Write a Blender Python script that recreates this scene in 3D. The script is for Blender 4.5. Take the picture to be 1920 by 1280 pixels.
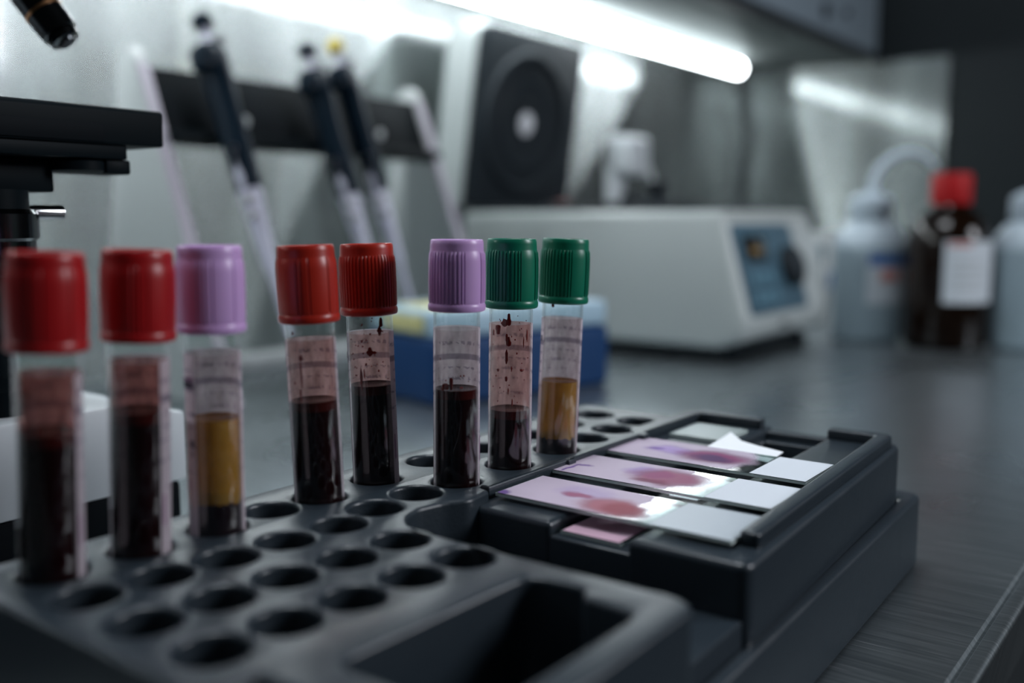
import bpy, bmesh, math, random
from mathutils import Vector, Matrix, Quaternion
S = 0.001                      # all numbers below are millimetres
PI = math.pi
C = bpy.context.scene.collection
for o in list(bpy.data.objects):
    bpy.data.objects.remove(o)

# ------------------------------------------------------------------ camera, world, lights, exposure
# x runs along the counter, y across it towards the back wall, z up; the counter top is z = 0
cd = bpy.data.cameras.new('camera')
cam = bpy.data.objects.new('camera', cd); C.objects.link(cam)
cam.location = (0, 0, 120 * S)
cam.rotation_euler = (math.radians(90 - 7.087), 0, math.radians(-53.2))
cd.sensor_width = 36; cd.lens = 1850 / 1920 * 36
cd.clip_start = 0.005; cd.clip_end = 30
cd.dof.use_dof = True; cd.dof.focus_distance = 0.285; cd.dof.aperture_fstop = 5.0
bpy.context.scene.camera = cam

W = bpy.data.worlds.new('world'); bpy.context.scene.world = W; W.use_nodes = True
W.node_tree.nodes['Background'].inputs[0].default_value = (0.42, 0.55, 0.62, 1)
W.node_tree.nodes['Background'].inputs[1].default_value = 0.022

def area(name, loc, target, size, power, col, sy=None):
    l = bpy.data.lights.new(name, 'AREA'); l.energy = power; l.color = col
    l.shape = 'RECTANGLE'; l.size = size * S; l.size_y = (sy or size) * S
    o = bpy.data.objects.new(name, l); C.objects.link(o)
    o.location = Vector(loc) * S
    o.rotation_euler = (Vector(target) - Vector(loc)).to_track_quat('-Z', 'Y').to_euler()
    return o
area('ceiling_light', (240, 330, 1500), (270, 150, 0), 500, 14.0, (0.88, 0.94, 1.0), 500)
area('room_light', (900, -860, 640), (200, 170, 80), 340, 11.0, (0.90, 0.93, 1.0), 420)
LED_POWER = 23.0

vs = bpy.context.scene.view_settings
vs.view_transform = 'Standard'; vs.look = 'None'; vs.exposure = 0.0; vs.gamma = 1.0; vs.use_curve_mapping = False

# ------------------------------------------------------------------ materials
def new_mat(name):
    m = bpy.data.materials.new(name); m.use_nodes = True
    nt = m.node_tree; return m, nt, nt.nodes['Principled BSDF'], nt.nodes['Material Output']
def pbr(name, col, rough=0.5, metal=0.0, spec=0.5, bump=0.0, bscale=400.0, var=0.0, trans=0.0, coat=0.0):
    m, nt, b, out = new_mat(name)
    b.inputs['Base Color'].default_value = (*col, 1); b.inputs['Roughness'].default_value = rough
    b.inputs['Metallic'].default_value = metal; b.inputs['Specular IOR Level'].default_value = spec
    b.inputs['Coat Weight'].default_value = coat; b.inputs['Coat Roughness'].default_value = 0.1
    if bump or var:
        tc = nt.nodes.new('ShaderNodeTexCoord'); n = nt.nodes.new('ShaderNodeTexNoise')
        n.inputs['Scale'].default_value = bscale; n.inputs['Detail'].default_value = 4
        nt.links.new(tc.outputs['Object'], n.inputs['Vector'])
        if bump:
            bp = nt.nodes.new('ShaderNodeBump'); bp.inputs['Strength'].default_value = bump
            bp.inputs['Distance'].default_value = 0.0002
            nt.links.new(n.outputs['Fac'], bp.inputs['Height']); nt.links.new(bp.outputs['Normal'], b.inputs['Normal'])
        if var:
            n2 = nt.nodes.new('ShaderNodeTexNoise'); n2.inputs['Scale'].default_value = bscale * 0.06
            nt.links.new(tc.outputs['Object'], n2.inputs['Vector'])
            mp = nt.nodes.new('ShaderNodeMapRange'); mp.inputs['To Min'].default_value = max(rough - var, 0.02)
            mp.inputs['To Max'].default_value = rough + var
            nt.links.new(n2.outputs['Fac'], mp.inputs['Value']); nt.links.new(mp.outputs['Result'], b.inputs['Roughness'])
    return m
def emit(name, col, s):
    m, nt, b, out = new_mat(name)
    b.inputs['Base Color'].default_value = (*col, 1)
    b.inputs['Emission Color'].default_value = (*col, 1); b.inputs['Emission Strength'].default_value = s
    return m
def thinfresnel(nt, ior):
    ge = nt.nodes.new('ShaderNodeNewGeometry'); mr = nt.nodes.new('ShaderNodeMapRange')
    mr.inputs['To Min'].default_value = ior; mr.inputs['To Max'].default_value = 1 / ior
    nt.links.new(ge.outputs['Backfacing'], mr.inputs['Value'])
    f = nt.nodes.new('ShaderNodeFresnel'); nt.links.new(mr.outputs[0], f.inputs['IOR']); return f
def clear(name, tint, ior=1.5, rough=0.02, gloss=(1, 1, 1)):
    """thin clear glass or plastic: tinted see-through with Fresnel reflection"""
    m, nt, b, out = new_mat(name)
    t = nt.nodes.new('ShaderNodeBsdfTransparent'); t.inputs[0].default_value = (*tint, 1)
    g = nt.nodes.new('ShaderNodeBsdfGlossy'); g.inputs['Roughness'].default_value = rough; g.inputs['Color'].default_value = (*gloss, 1)
    f = thinfresnel(nt, ior)
    x = nt.nodes.new('ShaderNodeMixShader')
    nt.links.new(f.outputs[0], x.inputs[0]); nt.links.new(t.outputs[0], x.inputs[1]); nt.links.new(g.outputs[0], x.inputs[2])
    nt.links.new(x.outputs[0], out.inputs[0])
    return m
def steel(name, base, rough, polish, prough, stretch, bump=0.15, diffuse=0.0, aniso=0.0, tangent=(0, 0, 1)):
    """brushed steel: wide smeared reflection under a more polished one, streaky; some dull scatter"""
    m, nt, b, out = new_mat(name)
    nt.nodes.remove(b)
    tc = nt.nodes.new('ShaderNodeTexCoord'); mp = nt.nodes.new('ShaderNodeMapping')
    mp.inputs['Scale'].default_value = stretch
    nt.links.new(tc.outputs['Object'], mp.inputs['Vector'])
    n = nt.nodes.new('ShaderNodeTexNoise'); n.inputs['Scale'].default_value = 1.0; n.inputs['Detail'].default_value = 5
    nt.links.new(mp.outputs[0], n.inputs['Vector'])
    cr = nt.nodes.new('ShaderNodeMapRange'); cr.inputs['From Min'].default_value = .3; cr.inputs['From Max'].default_value = .7
    cr.inputs['To Min'].default_value = 0.70; cr.inputs['To Max'].default_value = 1.25
    nt.links.new(n.outputs['Fac'], cr.inputs['Value'])
    mul = nt.nodes.new('ShaderNodeVectorMath'); mul.operation = 'SCALE'; mul.inputs[0].default_value = base
    nt.links.new(cr.outputs[0], mul.inputs['Scale'])
    bp = nt.nodes.new('ShaderNodeBump'); bp.inputs['Strength'].default_value = bump; bp.inputs['Distance'].default_value = 0.0006
    nt.links.new(n.outputs['Fac'], bp.inputs['Height'])
    def gl(r, an):
        g = nt.nodes.new('ShaderNodeBsdfAnisotropic'); g.inputs['Roughness'].default_value = r; g.inputs['Anisotropy'].default_value = an
        c = nt.nodes.new('ShaderNodeCombineXYZ')
        for i in range(3): c.inputs[i].default_value = tangent[i]
        nt.links.new(c.outputs[0], g.inputs['Tangent']); nt.links.new(bp.outputs[0], g.inputs['Normal'])
        nt.links.new(mul.outputs[0], g.inputs['Color']); return g
    def mix(f, p, q):
        x = nt.nodes.new('ShaderNodeMixShader'); x.inputs[0].default_value = f
        nt.links.new(p.outputs[0], x.inputs[1]); nt.links.new(q.outputs[0], x.inputs[2]); return x
    d = nt.nodes.new('ShaderNodeBsdfDiffuse'); nt.links.new(mul.outputs[0], d.inputs[0])
    x = mix(diffuse, gl(rough, aniso), d); x = mix(polish, x, gl(prough, 0.0))
    nt.links.new(x.outputs[0], out.inputs[0])
    return m

M = {}
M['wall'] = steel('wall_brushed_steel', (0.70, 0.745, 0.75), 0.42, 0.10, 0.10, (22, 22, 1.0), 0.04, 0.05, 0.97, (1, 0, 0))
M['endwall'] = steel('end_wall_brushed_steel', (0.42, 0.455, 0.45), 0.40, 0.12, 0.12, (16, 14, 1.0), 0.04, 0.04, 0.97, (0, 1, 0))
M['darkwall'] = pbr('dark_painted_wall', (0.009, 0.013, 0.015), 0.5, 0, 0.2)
M['under'] = steel('shelf_underside_steel', (0.22, 0.24, 0.24), 0.5, 0.0, 0.2, (2, 30, 30), 0.1, 0.4)
M['cabinet'] = pbr('cabinet_enamel', (0.20, 0.25, 0.29), 0.5)
M['lip'] = pbr('dark_lip', (0.025, 0.03, 0.033), 0.5)
M['gap'] = pbr('dark_floor', (0.03, 0.035, 0.04), 0.8)
M['rack'] = pbr('rack_grey_plastic', (0.021, 0.030, 0.039), 0.33, 0, 0.5, 0.35, 1500, 0.05)
M['tray'] = pbr('tray_grey_plastic', (0.021, 0.030, 0.039), 0.33, 0, 0.5, 0.3, 1500, 0.05)
M['tubeglass'] = clear('tube_glass', (0.97, 0.985, 0.98), 1.45, 0.03)
M['black'] = pbr('black_enamel', (0.003, 0.006, 0.008), 0.5, 0, 0.06)
M['blackm'] = pbr('black_matt', (0.004, 0.006, 0.008), 0.6, 0, 0.06)
M['chrome'] = pbr('chrome', (0.35, 0.35, 0.36), 0.16, 1.0)
M['darkchrome'] = pbr('dark_chrome', (0.06, 0.065, 0.07), 0.18, 1.0)
M['brass'] = pbr('brass_ring', (0.5, 0.25, 0.12), 0.3, 1.0)
M['white'] = pbr('white_enamel', (0.62, 0.66, 0.69), 0.45)
M['grey'] = pbr('grey_plastic', (0.36, 0.38, 0.385), 0.45)
M['centw'] = pbr('centrifuge_shell', (0.42, 0.455, 0.45), 0.4)
M['centd'] = pbr('centrifuge_dark', (0.014, 0.020, 0.025), 0.55, 0, 0.2)
M['centr'] = pbr('centrifuge_ring', (0.018, 0.025, 0.031), 0.55, 0, 0.2)
M['panel'] = pbr('panel_blue_grey', (0.06, 0.115, 0.155), 0.4, 0, 0.25)
M['lcd'] = pbr('display_dark', (0.012, 0.015, 0.014), 0.2)
M['digits'] = pbr('amber_digits', (0.22, 0.13, 0.03), 0.5)
M['btn'] = pbr('button_blue', (0.09, 0.19, 0.25), 0.4)
M['legw'] = pbr('stand_white', (0.50, 0.53, 0.53), 0.45)
M['lege'] = pbr('stand_edge', (0.44, 0.41, 0.47), 0.45)
M['navy'] = pbr('pipette_navy', (0.004, 0.012, 0.022), 0.4, 0, 0.12)
M['shaft'] = pbr('pipette_shaft', (0.60, 0.60, 0.72), 0.4)
M['blue'] = pbr('box_blue', (0.003, 0.034, 0.115), 0.5, 0, 0.25)
M['lidblue'] = pbr('box_lid_pale', (0.36, 0.50, 0.60), 0.35)
M['yellow'] = pbr('yellow_label', (0.55, 0.52, 0.24), 0.5)
M['yellowb'] = pbr('yellow_button', (0.62, 0.50, 0.08), 0.4)
M['amber'] = pbr('amber_glass', (0.006, 0.0025, 0.001), 0.14, 0, 0.3)
M['redcap'] = pbr('bottle_cap_red', (0.33, 0.006, 0.008), 0.55, 0, 0.2)
M['pe'] = pbr('translucent_plastic', (0.42, 0.50, 0.56), 0.45)
M['pe2'] = pbr('translucent_liquid', (0.24, 0.31, 0.35), 0.45)
M['labelw'] = pbr('bottle_label', (0.50, 0.54, 0.58), 0.6)
M['labelb'] = pbr('label_blue', (0.05, 0.12, 0.30), 0.6)
M['labelr'] = pbr('label_red', (0.50, 0.22, 0.20), 0.6)
M['cord'] = pbr('grey_cord', (0.07, 0.085, 0.09), 0.5)
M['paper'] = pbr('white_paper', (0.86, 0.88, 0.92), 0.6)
M['frost'] = pbr('frosted_label', (0.66, 0.70, 0.76), 0.55)
M['frostg'] = pbr('frosted_label_grey', (0.42, 0.47, 0.52), 0.35)
M['blankface'] = pbr('greenish_glass_face', (0.17, 0.22, 0.22), 0.3)
M['edge'] = pbr('slide_glass_edge', (0.80, 0.93, 0.90), 0.2)  # pale colour stands in for light piped out at the glass edges
M['led'] = emit('led_diffuser', (0.90, 0.97, 1.0), LED_POWER)
def cap_mat(name, col, rough=0.33):
    m, nt, b, out = new_mat(name)
    b.inputs['Base Color'].default_value = (*col, 1); b.inputs['Roughness'].default_value = rough
    b.inputs['Specular IOR Level'].default_value = 0.45
    b.inputs['Subsurface Weight'].default_value = 0.12; b.inputs['Subsurface Scale'].default_value = 0.001
    b.inputs['Subsurface Radius'].default_value = (1, 0.5, 0.5)
    return m
M['red'] = cap_mat('cap_red', (0.36, 0.008, 0.010))
M['redb'] = cap_mat('cap_brick_red', (0.40, 0.020, 0.009))
M['lav'] = cap_mat('cap_lavender', (0.60, 0.37, 0.70))
M['green'] = cap_mat('cap_green', (0.003, 0.165, 0.092))
M['blood'] = pbr('blood', (0.010, 0.0012, 0.0016), 0.2, 0, 0.12)
M['bloodtop'] = pbr('blood_surface', (0.045, 0.004, 0.003), 0.2, 0, 0.2)
M['cells'] = pbr('blood_cells', (0.010, 0.003, 0.006), 0.3)
M['drop'] = pbr('blood_drop', (0.15, 0.010, 0.008), 0.15)
def plasma_mat():
    m, nt, b, out = new_mat('plasma')
    b.inputs['Base Color'].default_value = (0.50, 0.27, 0.055, 1); b.inputs['Roughness'].default_value = 0.2
    t = nt.nodes.new('ShaderNodeBsdfTransparent'); t.inputs[0].default_value = (0.74, 0.42, 0.10, 1)
    tc = nt.nodes.new('ShaderNodeTexCoord'); n = nt.nodes.new('ShaderNodeTexNoise'); n.inputs['Scale'].default_value = 180
    nt.links.new(tc.outputs['Object'], n.inputs['Vector'])
    mr = nt.nodes.new('ShaderNodeMapRange'); mr.inputs['To Min'].default_value = 0.35; mr.inputs['To Max'].default_value = 0.75
    nt.links.new(n.outputs['Fac'], mr.inputs['Value'])
    x = nt.nodes.new('ShaderNodeMixShader')
    nt.links.new(mr.outputs[0], x.inputs[0]); nt.links.new(t.outputs[0], x.inputs[1]); nt.links.new(b.outputs[0], x.inputs[2])
    nt.links.new(x.outputs[0], out.inputs[0]); return m
M['plasma'] = plasma_mat()
def film_mat(name, tint, col, lo, hi, scale=350.0):
    """thin stain on the inside of the glass, patchy"""
    m, nt, b, out = new_mat(name)
    b.inputs['Base Color'].default_value = (*col, 1); b.inputs['Roughness'].default_value = 0.3
    t = nt.nodes.new('ShaderNodeBsdfTransparent'); t.inputs[0].default_value = (*tint, 1)
    tc = nt.nodes.new('ShaderNodeTexCoord'); mp = nt.nodes.new('ShaderNodeMapping'); mp.inputs['Scale'].default_value = (1, 1, 0.45)
    n = nt.nodes.new('ShaderNodeTexNoise'); n.inputs['Scale'].default_value = scale; n.inputs['Detail'].default_value = 6
    nt.links.new(tc.outputs['Object'], mp.inputs[0]); nt.links.new(mp.outputs[0], n.inputs['Vector'])
    mr = nt.nodes.new('ShaderNodeMapRange'); mr.inputs['From Min'].default_value = 0.35; mr.inputs['From Max'].default_value = 0.72
    mr.inputs['To Min'].default_value = lo; mr.inputs['To Max'].default_value = hi
    nt.links.new(n.outputs['Fac'], mr.inputs['Value'])
    x = nt.nodes.new('ShaderNodeMixShader')
    nt.links.new(mr.outputs[0], x.inputs[0]); nt.links.new(t.outputs[0], x.inputs[1]); nt.links.new(b.outputs[0], x.inputs[2])
    nt.links.new(x.outputs[0], out.inputs[0]); return m
M['film_heavy'] = film_mat('blood_film_heavy', (0.88, 0.58, 0.54), (0.30, 0.09, 0.07), 0.08, 0.50)
M['film_mid'] = film_mat('blood_film', (0.95, 0.76, 0.72), (0.34, 0.12, 0.10), 0.02, 0.34)
M['film_light'] = film_mat('faint_film', (0.95, 0.90, 0.90), (0.35, 0.20, 0.20), 0.0, 0.25)
def label_mat():
    """paper tube label: mauve-grey paper with rows of faint print, seen from its back through the glass"""
    m, nt, b, out = new_mat('tube_label_paper')
    tc = nt.nodes.new('ShaderNodeTexCoord'); sp = nt.nodes.new('ShaderNodeSeparateXYZ')
    nt.links.new(tc.outputs['Object'], sp.inputs[0])
    def band(z0, z1):
        a = nt.nodes.new('ShaderNodeMath'); a.operation = 'GREATER_THAN'; a.inputs[1].default_value = z0 * S
        c = nt.nodes.new('ShaderNodeMath'); c.operation = 'LESS_THAN'; c.inputs[1].default_value = z1 * S
        d = nt.nodes.new('ShaderNodeMath'); d.operation = 'MULTIPLY'
        nt.links.new(sp.outputs[2], a.inputs[0]); nt.links.new(sp.outputs[2], c.inputs[0])
        nt.links.new(a.outputs[0], d.inputs[0]); nt.links.new(c.outputs[0], d.inputs[1]); return d
    n = nt.nodes.new('ShaderNodeTexNoise'); n.inputs['Scale'].default_value = 900
    nt.links.new(tc.outputs['Object'], n.inputs['Vector'])
    th = nt.nodes.new('ShaderNodeMath'); th.operation = 'GREATER_THAN'; th.inputs[1].default_value = 0.52
    nt.links.new(n.outputs['Fac'], th.inputs[0])
    tot = None
    for i, (z0, z1, solid) in enumerate([(67.4, 69.0, 1), (71.5, 72.6, 0), (64.6, 65.3, 0), (61.5, 62.4, 0), (58.6, 59.2, 0), (54, 54.8, 0), (48, 48.8, 0)]):
        bnd = band(z0, z1)
        if not solid:
            k = nt.nodes.new('ShaderNodeMath'); k.operation = 'MULTIPLY'
            nt.links.new(bnd.outputs[0], k.inputs[0]); nt.links.new(th.outputs[0], k.inputs[1]); bnd = k
        if tot is None: tot = bnd
        else:
            k = nt.nodes.new('ShaderNodeMath'); k.operation = 'MAXIMUM'
            nt.links.new(tot.outputs[0], k.inputs[0]); nt.links.new(bnd.outputs[0], k.inputs[1]); tot = k
    mx = nt.nodes.new('ShaderNodeMix'); mx.data_type = 'RGBA'
    mx.inputs['A'].default_value = (0.90, 0.84, 0.88, 1); mx.inputs['B'].default_value = (0.55, 0.50, 0.58, 1)
    nt.links.new(tot.outputs[0], mx.inputs['Factor'])
    d = nt.nodes.new('ShaderNodeBsdfDiffuse'); tr = nt.nodes.new('ShaderNodeBsdfTranslucent'); x = nt.nodes.new('ShaderNodeMixShader')
    x.inputs[0].default_value = 0.60
    nt.links.new(mx.outputs['Result'], d.inputs[0]); nt.links.new(mx.outputs['Result'], tr.inputs[0])
    nt.links.new(d.outputs[0], x.inputs[1]); nt.links.new(tr.outputs[0], x.inputs[2]); nt.links.new(x.outputs[0], out.inputs[0])
    return m
M['label'] = label_mat()
M['print'] = pbr('label_print', (0.05, 0.035, 0.07), 0.6)
M['printp'] = pbr('label_print_purple', (0.30, 0.12, 0.26), 0.6)

def counter_mat():
    m, nt, b, out = new_mat('counter_steel')
    tc = nt.nodes.new('ShaderNodeTexCoord')
    def noise(scale, detail=4):
        mp = nt.nodes.new('ShaderNodeMapping'); mp.inputs['Scale'].default_value = scale
        n = nt.nodes.new('ShaderNodeTexNoise'); n.inputs['Scale'].default_value = 1; n.inputs['Detail'].default_value = detail
        nt.links.new(tc.outputs['Object'], mp.inputs[0]); nt.links.new(mp.outputs[0], n.inputs['Vector']); return n
    fine = noise((900, 22, 1)); scr = noise((1500, 28, 1), 2); blot = noise((9, 14, 1), 3)
    cr = nt.nodes.new('ShaderNodeValToRGB')
    cr.color_ramp.elements[0].position = 0.30; cr.color_ramp.elements[0].color = (0.24, 0.28, 0.30, 1)
    cr.color_ramp.elements[1].position = 0.75; cr.color_ramp.elements[1].color = (0.46, 0.51, 0.53, 1)
    nt.links.new(fine.outputs['Fac'], cr.inputs[0])
    th = nt.nodes.new('ShaderNodeMapRange'); th.inputs['From Min'].default_value = 0.64; th.inputs['From Max'].default_value = 0.70
    nt.links.new(scr.outputs['Fac'], th.inputs['Value'])
    mx = nt.nodes.new('ShaderNodeMix'); mx.data_type = 'RGBA'; mx.inputs['B'].default_value = (0.75, 0.78, 0.80, 1)
    nt.links.new(th.outputs[0], mx.inputs['Factor']); nt.links.new(cr.outputs[0], mx.inputs['A'])
    nt.links.new(mx.outputs['Result'], b.inputs['Base Color'])
    b.inputs['Metallic'].default_value = 0.92
    mr = nt.nodes.new('ShaderNodeMapRange'); mr.inputs['To Min'].default_value = 0.20; mr.inputs['To Max'].default_value = 0.38
    nt.links.new(blot.outputs['Fac'], mr.inputs['Value']); nt.links.new(mr.outputs[0], b.inputs['Roughness'])
    bp = nt.nodes.new('ShaderNodeBump'); bp.inputs['Strength'].default_value = 0.35; bp.inputs['Distance'].default_value = 0.0002
    nt.links.new(fine.outputs['Fac'], bp.inputs['Height']); nt.links.new(bp.outputs[0], b.inputs['Normal'])
    return m
M['counter'] = counter_mat()

# ------------------------------------------------------------------ mesh helpers
def tag(o, label=None, cat=None, group=None, kind=None):
    if label: o['label'] = label
    if cat: o['category'] = cat
    if group: o['group'] = group
    if kind: o['kind'] = kind
    return o
def empty(name, loc=(0, 0, 0), rot=0.0):
    o = bpy.data.objects.new(name, None); C.objects.link(o); o.empty_display_size = 0.01
    o.location = Vector(loc) * S; o.rotation_euler = (0, 0, rot); return o
def obj(name, bm, mat, parent=None, smooth=35, loc=None):
    me = bpy.data.meshes.new(name)
    bmesh.ops.recalc_face_normals(bm, faces=bm.faces)
    bm.to_mesh(me); bm.free()
    for v in me.vertices: v.co *= S
    for p in me.polygons: p.use_smooth = True
    me.set_sharp_from_angle(angle=math.radians(smooth))
    for mm in (mat if isinstance(mat, (list, tuple)) else [mat]): me.materials.append(mm)
    o = bpy.data.objects.new(name, me); C.objects.link(o)
    if parent: o.parent = parent
    if loc: o.location = Vector(loc) * S
    return o
def box(bm, x0, x1, y0, y1, z0, z1, bev=0.0, seg=2, mi=0):
    r = bmesh.ops.create_cube(bm, size=1.0)
    vs_ = r['verts']
    for v in vs_:
        v.co = Vector((x0 + (v.co.x + .5) * (x1 - x0), y0 + (v.co.y + .5) * (y1 - y0), z0 + (v.co.z + .5) * (z1 - z0)))
    fs = list({f for v in vs_ for f in v.link_faces})
    for f in fs: f.material_index = mi
    if bev > 0:
        es = list({e for v in vs_ for e in v.link_edges})
        r = bmesh.ops.bevel(bm, geom=es, offset=bev, segments=seg, profile=0.5, affect='EDGES')
        for f in r['faces']: f.material_index = mi
    return bm
def prism(bm, pts, axis, a0, a1, bev=0.0, seg=2):
    """extrude a 2-D outline; axis 'x': pts are (y,z); axis 'y': pts are (x,z); axis 'z': pts are (x,y)"""
    def P(p, a): return {'x': (a, p[0], p[1]), 'y': (p[0], a, p[1]), 'z': (p[0], p[1], a)}[axis]
    A = [bm.verts.new(P(p, a0)) for p in pts]; B = [bm.verts.new(P(p, a1)) for p in pts]
    fs = [bm.faces.new(A), bm.faces.new(B)]
    n = len(pts)
    for i in range(n): fs.append(bm.faces.new((A[i], A[(i + 1) % n], B[(i + 1) % n], B[i])))
    if bev > 0:
        es = list({e for f in fs for e in f.edges})
        bmesh.ops.bevel(bm, geom=es, offset=bev, segments=seg, profile=0.5, affect='EDGES')
    return bm
def lathe(bm, prof, n=48, c=(0, 0), closed=False, mat=None, z0=0):
    """prof: list of (r, z); revolve about z"""
    rings = []
    for r, z in prof:
        if r < 1e-4: rings.append([bm.verts.new((c[0], c[1], z + z0))])
        else: rings.append([bm.verts.new((c[0] + r * math.cos(2 * PI * i / n), c[1] + r * math.sin(2 * PI * i / n), z + z0)) for i in range(n)])
    prs = list(zip(rings, rings[1:]))
    if closed: prs.append((rings[-1], rings[0]))
    for A, B in prs:
        for i in range(n):
            j = (i + 1) % n
            if len(A) == 1 and len(B) == 1: continue
            if len(A) == 1: f = bm.faces.new((A[0], B[j], B[i]))
            elif len(B) == 1: f = bm.faces.new((A[i], A[j], B[0]))
            else: f = bm.faces.new((A[i], A[j], B[j], B[i]))
            if mat is not None: f.material_index = mat
    return bm
def tube(bm, pts, r, n=10):
    pts = [Vector(p) for p in pts]; rings = []
    for i, p in enumerate(pts):
        d = (pts[min(i + 1, len(pts) - 1)] - pts[max(i - 1, 0)]).normalized()
        q = Vector((0, 0, 1)).rotation_difference(d)
        rr = r[i] if isinstance(r, (list, tuple)) else r
        rings.append([bm.verts.new(p + q @ Vector((rr * math.cos(2 * PI * k / n), rr * math.sin(2 * PI * k / n), 0))) for k in range(n)])
    for A, B in zip(rings, rings[1:]):
        for k in range(n): bm.faces.new((A[k], A[(k + 1) % n], B[(k + 1) % n], B[k]))
    bm.faces.new(rings[0]); bm.faces.new(rings[-1])
    return bm
def xform(bm, mtx): bmesh.ops.transform(bm, matrix=mtx, verts=bm.verts); return bm
def roundpoly(pts, rads, seg=6):
    """round the corners of a polygon"""
    out = []; n = len(pts)
    for i in range(n):
        p = Vector((*pts[i], 0)); a = Vector((*pts[i - 1], 0)); b = Vector((*pts[(i + 1) % n], 0))
        r = rads[i] if isinstance(rads, (list, tuple)) else rads
        da = (a - p); db = (b - p)
        if r <= 0.01: out.append((p.x, p.y)); continue
        k = min(r, da.length * .45, db.length * .45); A = p + da.normalized() * k; B = p + db.normalized() * k
        for s in range(seg + 1):
            t = s / seg; q = A * (1 - t) ** 2 + p * 2 * t * (1 - t) + B * t ** 2; out.append((q.x, q.y))
    return out
def circle(x, y, r, n=40): return [(x + r * math.cos(2 * PI * i / n), y + r * math.sin(2 * PI * i / n)) for i in range(n)]
def slab(bm, outline, holes, z0, z1, bev=0.8, res=2):
    """a plate with rounded edges and through holes, added to bm"""
    cu = bpy.data.curves.new('tmp', 'CURVE'); cu.dimensions = '2D'; cu.fill_mode = 'BOTH'
    for k, loop in enumerate([outline] + holes):
        ar = sum(loop[i - 1][0] * loop[i][1] - loop[i][0] * loop[i - 1][1] for i in range(len(loop)))
        if (ar < 0) != (k > 0): loop = loop[::-1]
        s = cu.splines.new('POLY'); s.points.add(len(loop) - 1)
        for i, (x, y) in enumerate(loop): s.points[i].co = (x, y, 0, 1)
        s.use_cyclic_u = True
    cu.extrude = (z1 - z0) / 2 - bev; cu.bevel_depth = bev; cu.bevel_resolution = res; cu.offset = -bev
    ob = bpy.data.objects.new('tmp', cu); C.objects.link(ob)
    dg = bpy.context.evaluated_depsgraph_get(); dg.update()
    me = bpy.data.meshes.new_from_object(ob.evaluated_get(dg))
    for v in me.vertices: v.co.z += (z0 + z1) / 2
    tmp = bmesh.new(); tmp.from_mesh(me); bmesh.ops.remove_doubles(tmp, verts=tmp.verts, dist=0.01)
    tmp.to_mesh(me); tmp.free()
    bm.from_mesh(me)
    bpy.data.objects.remove(ob); bpy.data.curves.remove(cu); bpy.data.meshes.remove(me)
    return bm
NB = bmesh.new

# ------------------------------------------------------------------ the setting
def struct(name, bm, m, smooth=35):
    o = obj(name, bm, m, None, smooth); o['kind'] = 'structure'; return o
WALLV, ENDU, SHZ = 680, 1440, 340
struct('floor', box(NB(), -1500, 3000, -3000, 1200, -830, -810), M['gap'])
struct('wall_back', box(NB(), -700, ENDU + 20, WALLV, WALLV + 20, -810, 1100), M['wall'])
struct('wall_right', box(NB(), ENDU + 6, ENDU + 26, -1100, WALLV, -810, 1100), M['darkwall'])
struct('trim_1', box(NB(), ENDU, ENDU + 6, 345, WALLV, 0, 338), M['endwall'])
b = NB()
prof = [(WALLV, 0), (56.2, 0), (55.4, -1.1), (54.6, -1.1), (54.0, -.1), (51.2, 0), (50, -.5), (49.4, -1.8), (50.2, -4), (56, -36), (WALLV, -36)]
prism(b, prof, 'x', -600, ENDU - .2)
tag(obj('counter', b, M['counter'], smooth=50), 'dark brushed stainless steel counter with a rolled front edge', 'counter')
b = box(NB(), -600, ENDU, 90, WALLV, -800, -36.5)
tag(obj('base_cabinet', b, M['lip']), 'dark cabinet carrying the stainless steel counter', 'cabinet')
# wall cabinet above the counter
r = empty('wall_cabinet', (0, 440, SHZ))
tag(r, 'grey wall cabinet hanging above the centrifuge, strip light under it', 'cabinet')
obj('cabinet_bottom', box(NB(), -600, ENDU, 446, WALLV, SHZ, SHZ + 12, 0.8), M['under'], r).location = (0, -.44, -.34)
obj('cabinet_body', box(NB(), -600, ENDU, 452, WALLV, SHZ + 12.2, SHZ + 420), M['cabinet'], r).location = (0, -.44, -.34)
for i, (x0, x1) in enumerate(((968, ENDU - 4), (520, 964), (70, 516))):
    obj('cabinet_door', box(NB(), x0, x1, 440, 452, SHZ + 8, SHZ + 400, 1.2), M['cabinet'], r).location = (0, -.44, -.34)
obj('front_lip', box(NB(), -600, ENDU, 441, 446, SHZ - 6, SHZ + 7, 1), M['lip'], r).location = (0, -.44, -.34)
for (x, z, q) in ((1225, 372, 9), (1300, 381, 5)):
    b = lathe(NB(), [(0, 0), (q, 0), (q, 4), (q * .6, 6), (0, 6)], 24); xform(b, Matrix.Rotation(PI / 2, 4, 'X'))
    xform(b, Matrix.Translation((x, 440, z)))
    obj('door_lock', b, M['centd'], r).location = (0, -.44, -.34)
# strip light
r = empty('strip_light', (0, 595, 328))
tag(r, 'long bright white strip light under the wall cabinet', 'lamp')
def cylx(x0, x1, y, z, rad, n=28, cap=0.0):
    b = lathe(NB(), [(0, 0), (rad * .7, 0.3), (rad, 3), (rad, x1 - x0 - 3), (rad * .7, x1 - x0 - .3), (0, x1 - x0)], n)
    xform(b, Matrix.Translation((x0, y, z)) @ Matrix.Rotation(PI / 2, 4, 'Y')); return b
obj('diffuser', cylx(-250, 1325, 0, 0, 9.5), M['led'], r)
obj('housing', box(NB(), -260, 1330, -10, 10, 8.6, 11.9, .5), M['grey'], r)
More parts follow.
